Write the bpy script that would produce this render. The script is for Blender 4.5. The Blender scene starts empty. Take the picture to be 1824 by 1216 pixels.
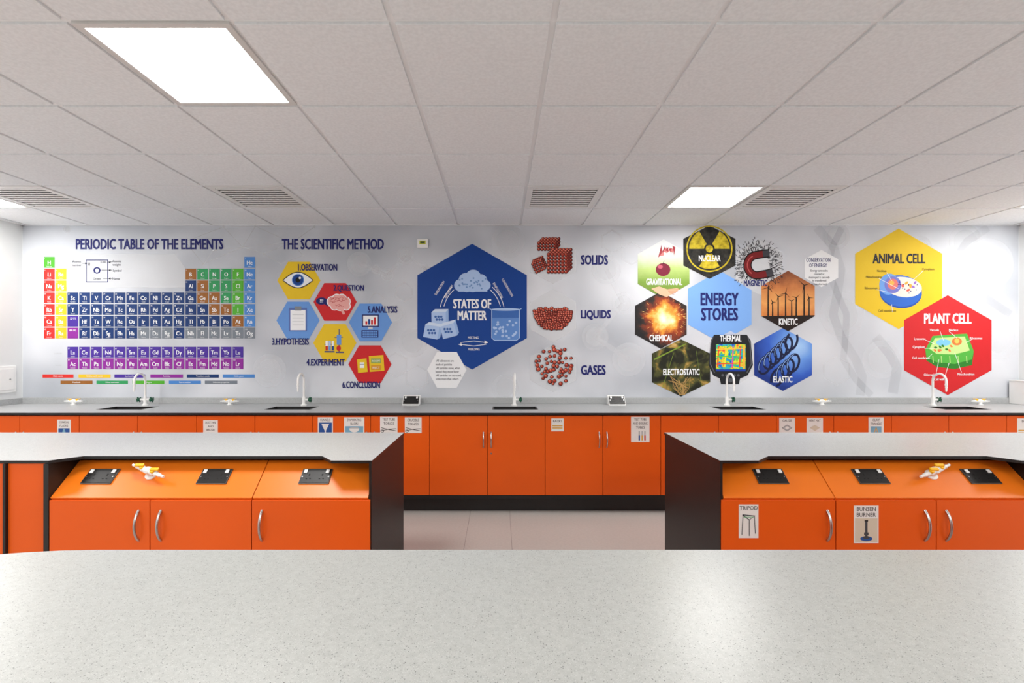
import bpy, math, random
from mathutils import Vector, Matrix
random.seed(7)
F=882.7; VX=890.0; VY=622.0; HC=1.364
CT=0.838            # worktop height
WY=4.8367           # back wall distance
XL=-4.66; XR=5.07; YF=-3.2; CZ=HC+1.211
col=bpy.context.scene.collection
try:
    bpy.context.scene.view_settings.view_transform='Standard'
    bpy.context.scene.view_settings.look='None'
except Exception as e: print(e)

# ---------------------------------------------------------------- materials
def lin(c):
    o=[]
    for v in c[:3]:
        v/=255.0
        o.append(v/12.92 if v<=0.04045 else ((v+0.055)/1.055)**2.4)
    return (o[0],o[1],o[2],1.0)
MC={}
def mat(name,c,rough=0.55,metal=0.0,alpha=1.0,emit=0.0,spec=0.5,vary=0.0,vscale=8.0):
    if name in MC: return MC[name]
    m=bpy.data.materials.new(name); m.use_nodes=True
    nt=m.node_tree; b=nt.nodes['Principled BSDF']
    b.inputs['Base Color'].default_value=lin(c)
    b.inputs['Roughness'].default_value=rough
    b.inputs['Metallic'].default_value=metal
    b.inputs['Alpha'].default_value=alpha
    b.inputs['Specular IOR Level'].default_value=spec
    if emit>0:
        b.inputs['Emission Color'].default_value=(1,0.985,0.96,1)
        b.inputs['Emission Strength'].default_value=emit
    if vary>0:
        tc=nt.nodes.new('ShaderNodeTexCoord'); nz=nt.nodes.new('ShaderNodeTexNoise')
        nz.inputs['Scale'].default_value=vscale; nz.inputs['Detail'].default_value=4
        nt.links.new(tc.outputs['Object'],nz.inputs['Vector'])
        r=nt.nodes.new('ShaderNodeValToRGB')
        r.color_ramp.elements[0].position=0.3; r.color_ramp.elements[1].position=0.7
        r.color_ramp.elements[0].color=lin([x*(1-vary) for x in c]); r.color_ramp.elements[1].color=lin([min(255,x*(1+vary)) for x in c])
        nt.links.new(nz.outputs['Fac'],r.inputs['Fac']); nt.links.new(r.outputs['Color'],b.inputs['Base Color'])
    MC[name]=m; return m
def noise_mat(name,stops,scale=5,detail=4,dist=0.0,rough=0.6,spec=0.3):
    if name in MC: return MC[name]
    m=bpy.data.materials.new(name); m.use_nodes=True
    nt=m.node_tree; b=nt.nodes['Principled BSDF']; b.inputs['Roughness'].default_value=rough
    b.inputs['Specular IOR Level'].default_value=spec
    tc=nt.nodes.new('ShaderNodeTexCoord'); nz=nt.nodes.new('ShaderNodeTexNoise')
    nz.inputs['Scale'].default_value=scale; nz.inputs['Detail'].default_value=detail; nz.inputs['Distortion'].default_value=dist
    nt.links.new(tc.outputs['Object'],nz.inputs['Vector'])
    r=nt.nodes.new('ShaderNodeValToRGB'); e=r.color_ramp.elements
    e[0].position=stops[0][0]; e[0].color=lin(stops[0][1]); e[1].position=stops[-1][0]; e[1].color=lin(stops[-1][1])
    for p,c in stops[1:-1]:
        x=e.new(p); x.color=lin(c)
    nt.links.new(nz.outputs['Fac'],r.inputs['Fac']); nt.links.new(r.outputs['Color'],b.inputs['Base Color'])
    MC[name]=m; return m
def radial_mat(name,cx,cz,radius,stops,nscale=12,namt=0.3):
    m=bpy.data.materials.new(name); m.use_nodes=True
    nt=m.node_tree; b=nt.nodes['Principled BSDF']; b.inputs['Roughness'].default_value=0.6
    b.inputs['Specular IOR Level'].default_value=0.3
    tc=nt.nodes.new('ShaderNodeTexCoord')
    d=nt.nodes.new('ShaderNodeVectorMath'); d.operation='DISTANCE'; d.inputs[1].default_value=(cx,WY,cz)
    nt.links.new(tc.outputs['Object'],d.inputs[0])
    dv=nt.nodes.new('ShaderNodeMath'); dv.operation='DIVIDE'; dv.inputs[1].default_value=radius
    nt.links.new(d.outputs['Value'],dv.inputs[0])
    nz=nt.nodes.new('ShaderNodeTexNoise'); nz.inputs['Scale'].default_value=nscale; nz.inputs['Detail'].default_value=6
    nt.links.new(tc.outputs['Object'],nz.inputs['Vector'])
    sb=nt.nodes.new('ShaderNodeMath'); sb.operation='SUBTRACT'; sb.inputs[1].default_value=0.5
    nt.links.new(nz.outputs['Fac'],sb.inputs[0])
    ma=nt.nodes.new('ShaderNodeMath'); ma.operation='MULTIPLY_ADD'; ma.inputs[1].default_value=namt*3
    nt.links.new(sb.outputs[0],ma.inputs[0]); nt.links.new(dv.outputs[0],ma.inputs[2])
    r=nt.nodes.new('ShaderNodeValToRGB'); e=r.color_ramp.elements
    e[0].position=stops[0][0]; e[0].color=lin(stops[0][1]); e[1].position=stops[-1][0]; e[1].color=lin(stops[-1][1])
    for p,c in stops[1:-1]:
        x=e.new(p); x.color=lin(c)
    nt.links.new(ma.outputs[0],r.inputs['Fac']); nt.links.new(r.outputs['Color'],b.inputs['Base Color'])
    return m
def grad_mat(name,z0,z1,stops,nscale=6,namt=0.1):
    m=bpy.data.materials.new(name); m.use_nodes=True
    nt=m.node_tree; b=nt.nodes['Principled BSDF']; b.inputs['Roughness'].default_value=0.6
    b.inputs['Specular IOR Level'].default_value=0.3
    tc=nt.nodes.new('ShaderNodeTexCoord'); s=nt.nodes.new('ShaderNodeSeparateXYZ')
    nt.links.new(tc.outputs['Object'],s.inputs[0])
    mr=nt.nodes.new('ShaderNodeMapRange'); mr.inputs['From Min'].default_value=z0; mr.inputs['From Max'].default_value=z1
    nt.links.new(s.outputs['Z'],mr.inputs['Value'])
    nz=nt.nodes.new('ShaderNodeTexNoise'); nz.inputs['Scale'].default_value=nscale; nz.inputs['Detail'].default_value=5
    nt.links.new(tc.outputs['Object'],nz.inputs['Vector'])
    sb=nt.nodes.new('ShaderNodeMath'); sb.operation='SUBTRACT'; sb.inputs[1].default_value=0.5
    nt.links.new(nz.outputs['Fac'],sb.inputs[0])
    ma=nt.nodes.new('ShaderNodeMath'); ma.operation='MULTIPLY_ADD'; ma.inputs[1].default_value=namt*3
    nt.links.new(sb.outputs[0],ma.inputs[0]); nt.links.new(mr.outputs[0],ma.inputs[2])
    r=nt.nodes.new('ShaderNodeValToRGB'); e=r.color_ramp.elements
    e[0].position=stops[0][0]; e[0].color=lin(stops[0][1]); e[1].position=stops[-1][0]; e[1].color=lin(stops[-1][1])
    for p,c in stops[1:-1]:
        x=e.new(p); x.color=lin(c)
    nt.links.new(ma.outputs[0],r.inputs['Fac']); nt.links.new(r.outputs['Color'],b.inputs['Base Color'])
    return m
def speckle_mat(name,base,rough=0.35,scale=170,spec=0.5):
    m=bpy.data.materials.new(name); m.use_nodes=True
    nt=m.node_tree; b=nt.nodes['Principled BSDF']; b.inputs['Roughness'].default_value=rough
    b.inputs['Specular IOR Level'].default_value=spec
    tc=nt.nodes.new('ShaderNodeTexCoord')
    nz=nt.nodes.new('ShaderNodeTexNoise'); nz.inputs['Scale'].default_value=90; nz.inputs['Detail'].default_value=3
    nt.links.new(tc.outputs['Object'],nz.inputs['Vector'])
    r0=nt.nodes.new('ShaderNodeValToRGB')
    r0.color_ramp.elements[0].position=0.35; r0.color_ramp.elements[0].color=lin([x*0.975 for x in base])
    r0.color_ramp.elements[1].position=0.65; r0.color_ramp.elements[1].color=lin([min(255,x*1.02) for x in base])
    nt.links.new(nz.outputs['Fac'],r0.inputs['Fac'])
    prev=r0.outputs['Color']
    for sc,th,pr,c in ((scale,0.28,0.20,[x*0.72 for x in base]),(scale*1.7,0.34,0.30,[min(255,x*1.10) for x in base]),(scale*0.6,0.15,0.20,[x*0.52 for x in base]),(scale*2.2,0.33,0.25,[x*0.82 for x in base])):
        v=nt.nodes.new('ShaderNodeTexVoronoi'); v.inputs['Scale'].default_value=sc
        nt.links.new(tc.outputs['Object'],v.inputs['Vector'])
        lt=nt.nodes.new('ShaderNodeMath'); lt.operation='LESS_THAN'; lt.inputs[1].default_value=th
        nt.links.new(v.outputs['Distance'],lt.inputs[0])
        s=nt.nodes.new('ShaderNodeSeparateColor'); nt.links.new(v.outputs['Color'],s.inputs[0])
        l2=nt.nodes.new('ShaderNodeMath'); l2.operation='LESS_THAN'; l2.inputs[1].default_value=pr
        nt.links.new(s.outputs[0],l2.inputs[0])
        mu=nt.nodes.new('ShaderNodeMath'); mu.operation='MULTIPLY'
        nt.links.new(lt.outputs[0],mu.inputs[0]); nt.links.new(l2.outputs[0],mu.inputs[1])
        mx=nt.nodes.new('ShaderNodeMix'); mx.data_type='RGBA'; mx.inputs[7].default_value=lin(c)
        nt.links.new(mu.outputs[0],mx.inputs[0]); nt.links.new(prev,mx.inputs[6])
        prev=mx.outputs[2]
    nt.links.new(prev,b.inputs['Base Color'])
    return m

# ---------------------------------------------------------------- mesh builder
class Plane:
    def __init__(s,Z,eps=0.0005): s.Z=Z; s.k=Z/F; s.eps=eps
    def p(s,px,py,l=0): return ((px-VX)*s.k, s.Z-l*s.eps, HC-(py-VY)*s.k)
PEND=[]
class MB:
    def __init__(s,name): s.name=name; s.v=[]; s.f=[]; s.mi=[]; s.m=[]; s.M=None; s.tick=0
    def mid(s,m):
        if m not in s.m: s.m.append(m)
        return s.m.index(m)
    def vert(s,co):
        if s.M is not None: co=tuple(s.M@Vector(co))
        s.v.append(tuple(co)); return len(s.v)-1
    def face(s,pts,m):
        i=[s.vert(p) for p in pts]; s.f.append(i); s.mi.append(s.mid(m))
    def box(s,x0,x1,y0,y1,z0,z1,m):
        i=[s.vert(p) for p in ((x0,y0,z0),(x1,y0,z0),(x1,y1,z0),(x0,y1,z0),(x0,y0,z1),(x1,y0,z1),(x1,y1,z1),(x0,y1,z1))]
        for q in ((0,3,2,1),(4,5,6,7),(0,1,5,4),(1,2,6,5),(2,3,7,6),(3,0,4,7)):
            s.f.append([i[k] for k in q]); s.mi.append(s.mid(m))
    def prism(s,poly,z0,z1,mt,ms,mb=None):
        a=sum(poly[i][0]*poly[(i+1)%len(poly)][1]-poly[(i+1)%len(poly)][0]*poly[i][1] for i in range(len(poly)))
        if a<0: poly=poly[::-1]
        n=len(poly); lo=[s.vert((x,y,z0)) for x,y in poly]; hi=[s.vert((x,y,z1)) for x,y in poly]
        s.f.append(hi); s.mi.append(s.mid(mt)); s.f.append(lo[::-1]); s.mi.append(s.mid(mb or ms))
        for k in range(n):
            j=(k+1)%n; s.f.append([lo[k],lo[j],hi[j],hi[k]]); s.mi.append(s.mid(ms))
    def prof(s,poly,x0,x1,m):   # profile in (y,z) extruded along x
        n=len(poly); a=[s.vert((x0,y,z)) for y,z in poly]; b=[s.vert((x1,y,z)) for y,z in poly]
        s.f.append(a); s.mi.append(s.mid(m)); s.f.append(b[::-1]); s.mi.append(s.mid(m))
        for k in range(n):
            j=(k+1)%n; s.f.append([a[j],a[k],b[k],b[j]]); s.mi.append(s.mid(m))
    def tube(s,pts,r,m,n=12,caps=True,flat=1.0):
        pts=[Vector(p) for p in pts]; rs=r if isinstance(r,(list,tuple)) else [r]*len(pts)
        up=None; rings=[]
        for k,p in enumerate(pts):
            t=(pts[min(k+1,len(pts)-1)]-pts[max(k-1,0)]).normalized()
            if up is None:
                up=Vector((0,0,1)) if abs(t.z)<0.9 else Vector((1,0,0))
            sx=t.cross(up).normalized(); up=sx.cross(t).normalized()
            rings.append([s.vert(p+sx*math.cos(2*math.pi*i/n)*rs[k]*flat+up*math.sin(2*math.pi*i/n)*rs[k]) for i in range(n)])
        for k in range(len(rings)-1):
            for i in range(n):
                j=(i+1)%n; s.f.append([rings[k][i],rings[k][j],rings[k+1][j],rings[k+1][i]]); s.mi.append(s.mid(m))
        if caps:
            s.f.append(rings[0][::-1]); s.mi.append(s.mid(m)); s.f.append(rings[-1]); s.mi.append(s.mid(m))
    def cyl(s,p0,p1,r,m,n=16,r1=None): s.tube([p0,p1],[r,r if r1 is None else r1],m,n)
    # flat print helpers
    def pp(s,pl,pts,m,l):
        s.tick=(s.tick+1)%40
        l=l+s.tick*0.0022
        s.face([pl.p(x,y,l) for x,y in pts],m)
    def rect(s,pl,x0,y0,x1,y1,m,l): s.pp(pl,[(x0,y1),(x1,y1),(x1,y0),(x0,y0)],m,l)
    def disc(s,pl,cx,cy,rx,m,l,ry=None,n=24,rot=0):
        ry=rx if ry is None else ry; c,d=math.cos(rot),math.sin(rot)
        P=[]
        for i in range(n):
            a=-2*math.pi*i/n; x=rx*math.cos(a); y=ry*math.sin(a); P.append((cx+x*c-y*d,cy+x*d+y*c))
        s.pp(pl,P,m,l)
    def stroke(s,pl,pts,w,m,l,closed=False):
        n=len(pts)
        L=[];R=[]
        for k in range(n):
            if closed: a=pts[k-1]; b=pts[(k+1)%n]
            else: a=pts[max(k-1,0)]; b=pts[min(k+1,n-1)]
            dx=b[0]-a[0]; dy=b[1]-a[1]; q=math.hypot(dx,dy) or 1
            nx=-dy/q*w/2; ny=dx/q*w/2
            L.append((pts[k][0]+nx,pts[k][1]+ny)); R.append((pts[k][0]-nx,pts[k][1]-ny))
        s.tick=(s.tick+1)%40; l=l+s.tick*0.0022
        for k in range(n if closed else n-1):
            j=(k+1)%n; s.face([pl.p(x,y,l) for x,y in (L[k],L[j],R[j],R[k])],m)
    def text(s,pl,t,x0,x1,y0,y1,m,l,bold=0.02,rot=0):
        PEND.append((s,pl,t,('fit',x0,x1,y0,y1),m,l,bold,rot))
    def textc(s,pl,t,cx,cy,h,m,l,al='C',cond=0.8,bold=0.0,rot=0):
        PEND.append((s,pl,t,('c',cx,cy,h,al,cond),m,l,bold,rot))
    def build(s,parent=None,bevel=0,smooth=False):
        me=bpy.data.meshes.new(s.name); me.from_pydata(s.v,[],s.f)
        for m in s.m: me.materials.append(m)
        me.polygons.foreach_set('material_index',s.mi)
        if smooth: me.polygons.foreach_set('use_smooth',[True]*len(me.polygons))
        me.update()
        o=bpy.data.objects.new(s.name,me); col.objects.link(o)
        if parent: o.parent=parent
        if bevel>0:
            b=o.modifiers.new('bevel','BEVEL'); b.width=bevel; b.segments=2; b.limit_method='ANGLE'; b.angle_limit=math.radians(40)
        if smooth:
            md=o.modifiers.new('split','EDGE_SPLIT'); md.split_angle=math.radians(40)
        return o
def flush():
    objs={}
    for r in PEND:
        key=r[2]
        if key in objs: continue
        c=bpy.data.curves.new('txt','FONT'); c.body=r[2]; c.resolution_u=2; c.fill_mode='FRONT'
        o=bpy.data.objects.new('txt',c); col.objects.link(o); objs[key]=o
    bpy.context.view_layer.update(); dg=bpy.context.evaluated_depsgraph_get()
    data={}
    for k,o in objs.items():
        e=o.evaluated_get(dg); me=e.to_mesh()
        data[k]=([tuple(v.co)[:2] for v in me.vertices],[tuple(p.vertices) for p in me.polygons]); e.to_mesh_clear()
    for o in list(objs.values()):
        c=o.data; bpy.data.objects.remove(o); bpy.data.curves.remove(c)
    for (s,pl,t,fit,m,l,bold,rot) in PEND:
        V,P=data[t]
        if not V: continue
        bw=bold*1.5
        xs=[v[0] for v in V]; ys=[v[1] for v in V]; ax,bx,ay,by=min(xs)-bw,max(xs)+bw,min(ys)-bw*.4,max(ys)+bw*.4
        if fit[0]=='fit':
            _,x0,x1,y0,y1=fit; sx=(x1-x0)/(bx-ax); sy=(y1-y0)/(by-ay)
            fx=lambda x:x0+(x-ax)*sx; fy=lambda y:y1-(y-ay)*sy
            cx=(x0+x1)/2; cy=(y0+y1)/2
        else:
            _,cx,cy,h,al,cond=fit; sy=h/0.73; sx=sy*cond
            off={'C':(ax+bx)/2,'L':ax,'R':bx}[al]
            fx=lambda x:cx+(x-off)*sx; fy=lambda y:cy+h/2-y*sy
        shifts=[(0,0)] if bold==0 else ([(-bw,-bw*.4),(bw,bw*.4),(-bw,bw*.4),(bw,-bw*.4)] if bold>=.02 else [(-bw,0),(bw,0)])
        for si,(ox,oy) in enumerate(shifts):
            Q=[(fx(x+ox),fy(y+oy)) for x,y in V]
            if rot:
                c,d=math.cos(rot),math.sin(rot)
                Q=[(cx+(x-cx)*c-(y-cy)*d,cy+(x-cx)*d+(y-cy)*c) for x,y in Q]
            base=len(s.v)
            for x,y in Q: s.v.append(pl.p(x,y,l+0.1+si*0.03))
            k=s.mid(m)
            for p in P: s.f.append([base+i for i in p]); s.mi.append(k)
    PEND.clear()
def empty(name,loc=(0,0,0)):
    o=bpy.data.objects.new(name,None); o.empty_display_size=0.1; o.location=loc; col.objects.link(o); return o
def hexa(cx,cy,w,h,pointy=True):
    if pointy: return [(cx,cy-h/2),(cx+w/2,cy-h/4),(cx+w/2,cy+h/4),(cx,cy+h/2),(cx-w/2,cy+h/4),(cx-w/2,cy-h/4)]
    return [(cx-w/2,cy),(cx-w/4,cy-h/2),(cx+w/4,cy-h/2),(cx+w/2,cy),(cx+w/4,cy+h/2),(cx-w/4,cy+h/2)]
def clip(poly,cl):
    out=list(poly); n=len(cl)
    for i in range(n):
        a=cl[i]; b=cl[(i+1)%n]; inp=out; out=[]
        if not inp: break
        ins=lambda p:(b[0]-a[0])*(p[1]-a[1])-(b[1]-a[1])*(p[0]-a[0])>=0
        def inter(p,q):
            d1=(b[0]-a[0])*(p[1]-a[1])-(b[1]-a[1])*(p[0]-a[0]); d2=(b[0]-a[0])*(q[1]-a[1])-(b[1]-a[1])*(q[0]-a[0])
            t=d1/(d1-d2); return (p[0]+(q[0]-p[0])*t,p[1]+(q[1]-p[1])*t)
        for k in range(len(inp)):
            p=inp[k-1]; q=inp[k]
            if ins(q):
                if not ins(p): out.append(inter(p,q))
                out.append(q)
            elif ins(p): out.append(inter(p,q))
    return out
def arc(cx,cy,rx,ry,a0,a1,n=12):
    return [(cx+rx*math.cos(math.radians(a0+(a1-a0)*i/n)),cy-ry*math.sin(math.radians(a0+(a1-a0)*i/n))) for i in range(n+1)]

# common materials
m_wall=mat('white_wall_paint',(226,228,228),0.7,vary=0.012,vscale=3)
m_orange=mat('orange_laminate',(224,90,17),0.38,vary=0.015,vscale=2,spec=0.3)
m_orange2=mat('orange_service_panel',(236,120,24),0.36,vary=0.015,vscale=2,spec=0.4)
m_black=mat('black_laminate',(16,15,15),0.45,vary=0.1,vscale=5)
m_gap=mat('dark_carcass',(30,14,8),0.7)
m_edge=mat('black_solid_core_edge',(14,14,14),0.4,vary=0.1,vscale=9)
m_top=speckle_mat('speckled_grey_bench_top',(186,188,187),0.36,210)
m_tabletop=speckle_mat('speckled_grey_worktop',(175,177,174),0.32,230)
m_top2=speckle_mat('grey_worktop',(170,172,173),0.33,210)
m_steel=mat('brushed_steel',(190,190,190),0.28,1.0,vary=0.04,vscale=40)
m_white=mat('white_plastic',(240,240,238),0.3,vary=0.01)
m_chrome=mat('black_nickel',(30,29,29),0.42,0.0,vary=0.05,vscale=20,spec=0.3)
m_rim=mat('socket_rim_nickel',(84,82,80),0.5,0.2,vary=0.04,vscale=30)
m_yel=mat('yellow_plastic',(245,185,15),0.35,vary=0.02)
m_green=mat('green_plastic',(10,80,55),0.35,vary=0.05)
m_hole=mat('dark_slot',(3,3,3),0.8)

# ---------------------------------------------------------------- room shell
b=MB('floor'); m_floor=mat('grey_vinyl',(182,177,172),0.45,vary=0.02,vscale=60); b.box(XL-.1,XR+.1,YF-.1,WY+.1,-0.1,0,m_floor)
m_seam=mat('floor_seam',(146,140,136),0.6)
for x in (0.085,-0.245,2.1,-2.2): b.box(x-.002,x+.002,YF,WY,0,0.0006,m_seam)
b.build()
b=MB('wall_back'); b.box(XL-.1,XR+.1,WY,WY+.1,0,CZ+.1,m_wall); b.build()
b=MB('wall_left'); b.box(XL-.1,XL,YF,WY,0,CZ+.1,m_wall); b.build()
b=MB('wall_right'); b.box(XR,XR+.1,YF,WY,0,CZ+.1,m_wall); b.build()
b=MB('wall_front'); b.box(XL-.1,XR+.1,YF-.1,YF,0,CZ+.1,m_wall); b.build()
# ceiling
m_tile=noise_mat('mineral_fibre_tile',[(0.35,(230,232,234)),(0.65,(238,240,242))],70,3,0,0.9,0.1)
m_tbar=mat('ceiling_grid_bar',(243,244,245),0.5)
m_dark=mat('ceiling_void',(40,40,40),0.9)
ylines=[4.8367,4.2586,3.6732,3.0804,2.4686,1.8366]
while ylines[-1]-0.605>YF: ylines.append(ylines[-1]-0.605)
ylines.append(YF)
ylines=ylines[::-1]
x=0.199
while x-0.6>XL: x-=0.6
xlines=[XL]
while x<XR: xlines.append(x); x+=0.6
xlines.append(XR)
def near(a,b): return abs(a-b)<0.03
LIGHTS=[(-1.6,1.8366),(1.4,3.6732),(-4.6,3.6732),(4.4,3.6732)]
yl=[y for y in ylines if y<1.5]
for q in (yl[-4],yl[-6]):
    for xx in (-4.0,-1.6,1.4,3.8): LIGHTS.append((xx,q))
LIGHTS+=[(4.4,1.8366),(-4.0,1.8366)]
VENTS=[(0.199,3.6732),(-2.2,3.6732),(-4.0,3.6732),(2.0,3.6732)]
b=MB('ceiling'); g=0.012
b.box(XL-.1,XR+.1,YF-.1,WY+.1,CZ+.09,CZ+.14,m_dark)
def has(L,x0,y0): return any(near(x0,a) and near(y0,c) for a,c in L)
for i in range(len(xlines)-1):
    for j in range(len(ylines)-1):
        x0,x1,y0,y1=xlines[i],xlines[i+1],ylines[j],ylines[j+1]
        if has(LIGHTS,x0,y0) or has(VENTS,x0,y0): continue
        b.box(x0+g,x1-g,y0+g,y1-g,CZ,CZ+0.022,m_tile)
for x in xlines: b.box(x-.0125,x+.0125,YF,WY,CZ+.010,CZ+.032,m_tbar)
for y in ylines: b.box(XL,XR,y-.0125,y+.0125,CZ+.0102,CZ+.0322,m_tbar)
b.build(bevel=0.0015)
b=MB('trim_1')
b.box(XL,XR,WY-.02,WY,CZ-.004,CZ+.002,m_tbar); b.box(XL,XL+.02,YF,WY,CZ-.004,CZ+.002,m_tbar); b.box(XR-.02,XR,YF,WY,CZ-.004,CZ+.002,m_tbar); b.build()
m_lit=mat('lit_diffuser',(250,250,248),0.5,emit=30.5)
m_frame=mat('light_frame',(215,213,210),0.5)
def cellsize(x0,y0):
    i=min(range(len(xlines)),key=lambda k:abs(xlines[k]-x0)); j=min(range(len(ylines)),key=lambda k:abs(ylines[k]-y0))
    return xlines[i],xlines[i+1],ylines[j],ylines[j+1]
for (lx,ly) in LIGHTS:
    x0,x1,y0,y1=cellsize(lx,ly)
    e=empty('ceiling_light_panel',((x0+x1)/2,(y0+y1)/2,CZ))
    b=MB('frame'); hx=(x1-x0)/2-.006; hy=(y1-y0)/2-.006; w=.028
    b.box(-hx,hx,-hy,-hy+w,0,.02,m_frame); b.box(-hx,hx,hy-w,hy,0,.02,m_frame)
    b.box(-hx,-hx+w,-hy+w,hy-w,0,.02,m_frame); b.box(hx-w,hx,-hy+w,hy-w,0,.02,m_frame); b.build(e)
    b=MB('diffuser'); b.face([(-hx+w,-hy+w,.004),(-hx+w,hy-w,.004),(hx-w,hy-w,.004),(hx-w,-hy+w,.004)],m_lit); b.build(e)
m_vent=mat('vent_white',(228,227,225),0.45); m_vd=mat('vent_dark',(16,16,16),0.9)
for (lx,ly) in VENTS:
    x0,x1,y0,y1=cellsize(lx,ly)
    e=empty('ceiling_air_vent',((x0+x1)/2,(y0+y1)/2,CZ))
    b=MB('frame'); hx=(x1-x0)/2-.01; hy=(y1-y0)/2-.01; w=.045
    b.box(-hx,hx,-hy,-hy+w,-.002,.02,m_vent); b.box(-hx,hx,hy-w,hy,-.002,.02,m_vent)
    b.box(-hx,-hx+w,-hy+w,hy-w,-.002,.02,m_vent); b.box(hx-w,hx,-hy+w,hy-w,-.002,.02,m_vent); b.build(e)
    b=MB('backing'); b.box(-hx+w,hx-w,-hy+w,hy-w,.05,.055,m_vd)
    b.box(-hx+w,-hx+w+.002,-hy+w,hy-w,.0,.05,m_vd); b.box(hx-w-.002,hx-w,-hy+w,hy-w,.0,.05,m_vd); b.build(e)
    b=MB('slats'); n=9; span=2*(hy-w)
    for k in range(n):
        yc=-hy+w+span*(k+.5)/n
        b.prof([(yc-.015,.003),(yc-.013,.000),(yc+.010,.000),(yc+.016,.016),(yc+.013,.018)],-hx+w,hx-w,m_vent)
    b.build(e)

# ---------------------------------------------------------------- wall mural
mural=empty('wall_mural')
W=Plane(WY-0.001,0.0005)
def pm(n,c,alpha=1.0): return mat('print_'+n,c,0.6,spec=0.25,alpha=alpha)
NAVY=pm('navy',(30,34,102)); WHT=pm('white',(238,240,242)); INK=pm('ink',(30,32,48))
SOFT=pm('soft_white',(238,240,243),0.5); FAINT=pm('faint_white',(240,242,246),0.24); FGREY=pm('faint_grey',(110,116,126),0.09)
BLUE=pm('royal_blue',(16,64,142)); LB=pm('light_blue',(102,150,216)); PB=pm('pale_blue',(172,198,236)); YEL=pm('yellow',(228,192,36)); RED=pm('red',(200,36,40))
GRY=pm('grey',(128,134,142)); BLK=pm('black',(14,14,16)); PINK=pm('pink',(228,166,160)); LG=pm('light_grey',(200,204,208))
# background print material
mbg=bpy.data.materials.new('mural_background_print'); mbg.use_nodes=True
nt=mbg.node_tree; bs=nt.nodes['Principled BSDF']; bs.inputs['Roughness'].default_value=0.6; bs.inputs['Specular IOR Level'].default_value=0.25
tc=nt.nodes.new('ShaderNodeTexCoord')
n1=nt.nodes.new('ShaderNodeTexNoise'); n1.inputs['Scale'].default_value=1.0; n1.inputs['Detail'].default_value=2.5; n1.inputs['Distortion'].default_value=0.25
nt.links.new(tc.outputs['Object'],n1.inputs['Vector'])
r1=nt.nodes.new('ShaderNodeValToRGB'); e=r1.color_ramp.elements
e[0].position=0.34; e[0].color=lin((170,175,183)); e[1].position=0.66; e[1].color=lin((217,220,226))
x=e.new(0.5); x.color=lin((195,199,206))
nt.links.new(n1.outputs['Fac'],r1.inputs['Fac'])
vo=nt.nodes.new('ShaderNodeTexVoronoi'); vo.feature='SMOOTH_F1'; vo.inputs['Scale'].default_value=2.1
nt.links.new(tc.outputs['Object'],vo.inputs['Vector'])
r2=nt.nodes.new('ShaderNodeValToRGB'); r2.color_ramp.elements[0].position=0.05; r2.color_ramp.elements[0].color=(.28,.28,.28,1); r2.color_ramp.elements[1].position=0.5; r2.color_ramp.elements[1].color=(0,0,0,1)
nt.links.new(vo.outputs['Distance'],r2.inputs['Fac'])
mx=nt.nodes.new('ShaderNodeMix'); mx.data_type='RGBA'; mx.inputs[7].default_value=lin((232,234,238))
nt.links.new(r2.outputs['Color'],mx.inputs[0]); nt.links.new(r1.outputs['Color'],mx.inputs[6])
nt.links.new(mx.outputs[2],bs.inputs['Base Color'])
b=MB('background'); b.face([(XL+.005,W.Z,CT+.056),(XR-.005,W.Z,CT+.056),(XR-.005,W.Z,CZ-.003),(XL+.005,W.Z,CZ-.003)],mbg)
# soft background molecules and networks
nodes=[(455,403),(520,432),(432,440),(362,470),(470,452),(398,404),(560,404),(330,430),(500,470),(380,446),(540,455)]
for a,c in ((0,1),(0,2),(1,2),(2,3),(2,4),(1,4),(0,5),(5,2),(0,6),(6,1),(3,9),(9,2),(4,8),(1,10),(8,10),(5,7),(7,3)):
    b.stroke(W,[nodes[a],nodes[c]],1.0,SOFT,0.3)
for n in nodes: b.disc(W,n[0],n[1],2.2,SOFT,0.4,n=10)
lay=0.5
for (x,y,r) in ((120,408,7),(640,470,22),(690,490,13),(722,455,16),(760,480,10),(705,560,18),(735,610,26),(670,480,9),(905,430,30),(1080,480,26),(1110,540,20),(1060,600,24),(1120,640,30),(1490,420,24),(1500,560,40),(1570,640,34),(1640,440,20),(1760,470,46),(1720,430,30),(1780,600,40),(900,690,24),(60,560,30),(480,660,30)):
    b.disc(W,x,y,r,FAINT,lay,n=32); b.disc(W,x,y,r*.7,FAINT,lay+.1,n=32); lay+=0.02
for (p,q,w) in (((640,470),(690,490),6),((690,490),(722,455),6),((722,455),(760,480),5),((1080,480),(1110,540),8),((1110,540),(1060,600),8),((1060,600),(1120,640),9)):
    b.stroke(W,[p,q],w,FAINT,lay); lay+=.02
for (x,y,r) in ((705,650,22),(743,672,22),(1090,430,20),(1125,451,20),(1490,660,26),(1735,640,0),(720,520,17),(560,690,0),(40,0,0)):
    if r:
        hx_=[(x+r*math.cos(math.pi/6+math.pi/3*k),y+r*math.sin(math.pi/6+math.pi/3*k)) for k in range(6)]
        b.stroke(W,hx_,3.2,FAINT,lay,closed=True); lay+=.02
for pts,w in (([(1455,405),(1485,440),(1498,480),(1492,520),(1484,560),(1498,600),(1524,640),(1536,670),(1532,704)],16),([(1500,405),(1482,440),(1474,480),(1490,520),(1508,560),(1506,600),(1502,640),(1524,675),(1552,704)],12),([(1760,405),(1722,430),(1708,450),(1715,490),(1740,520),(1800,560)],14),([(1560,600),(1585,630),(1598,655),(1590,700)],18)):
    b.stroke(W,pts,w,FGREY,lay); lay+=.03
b.build(mural)

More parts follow.
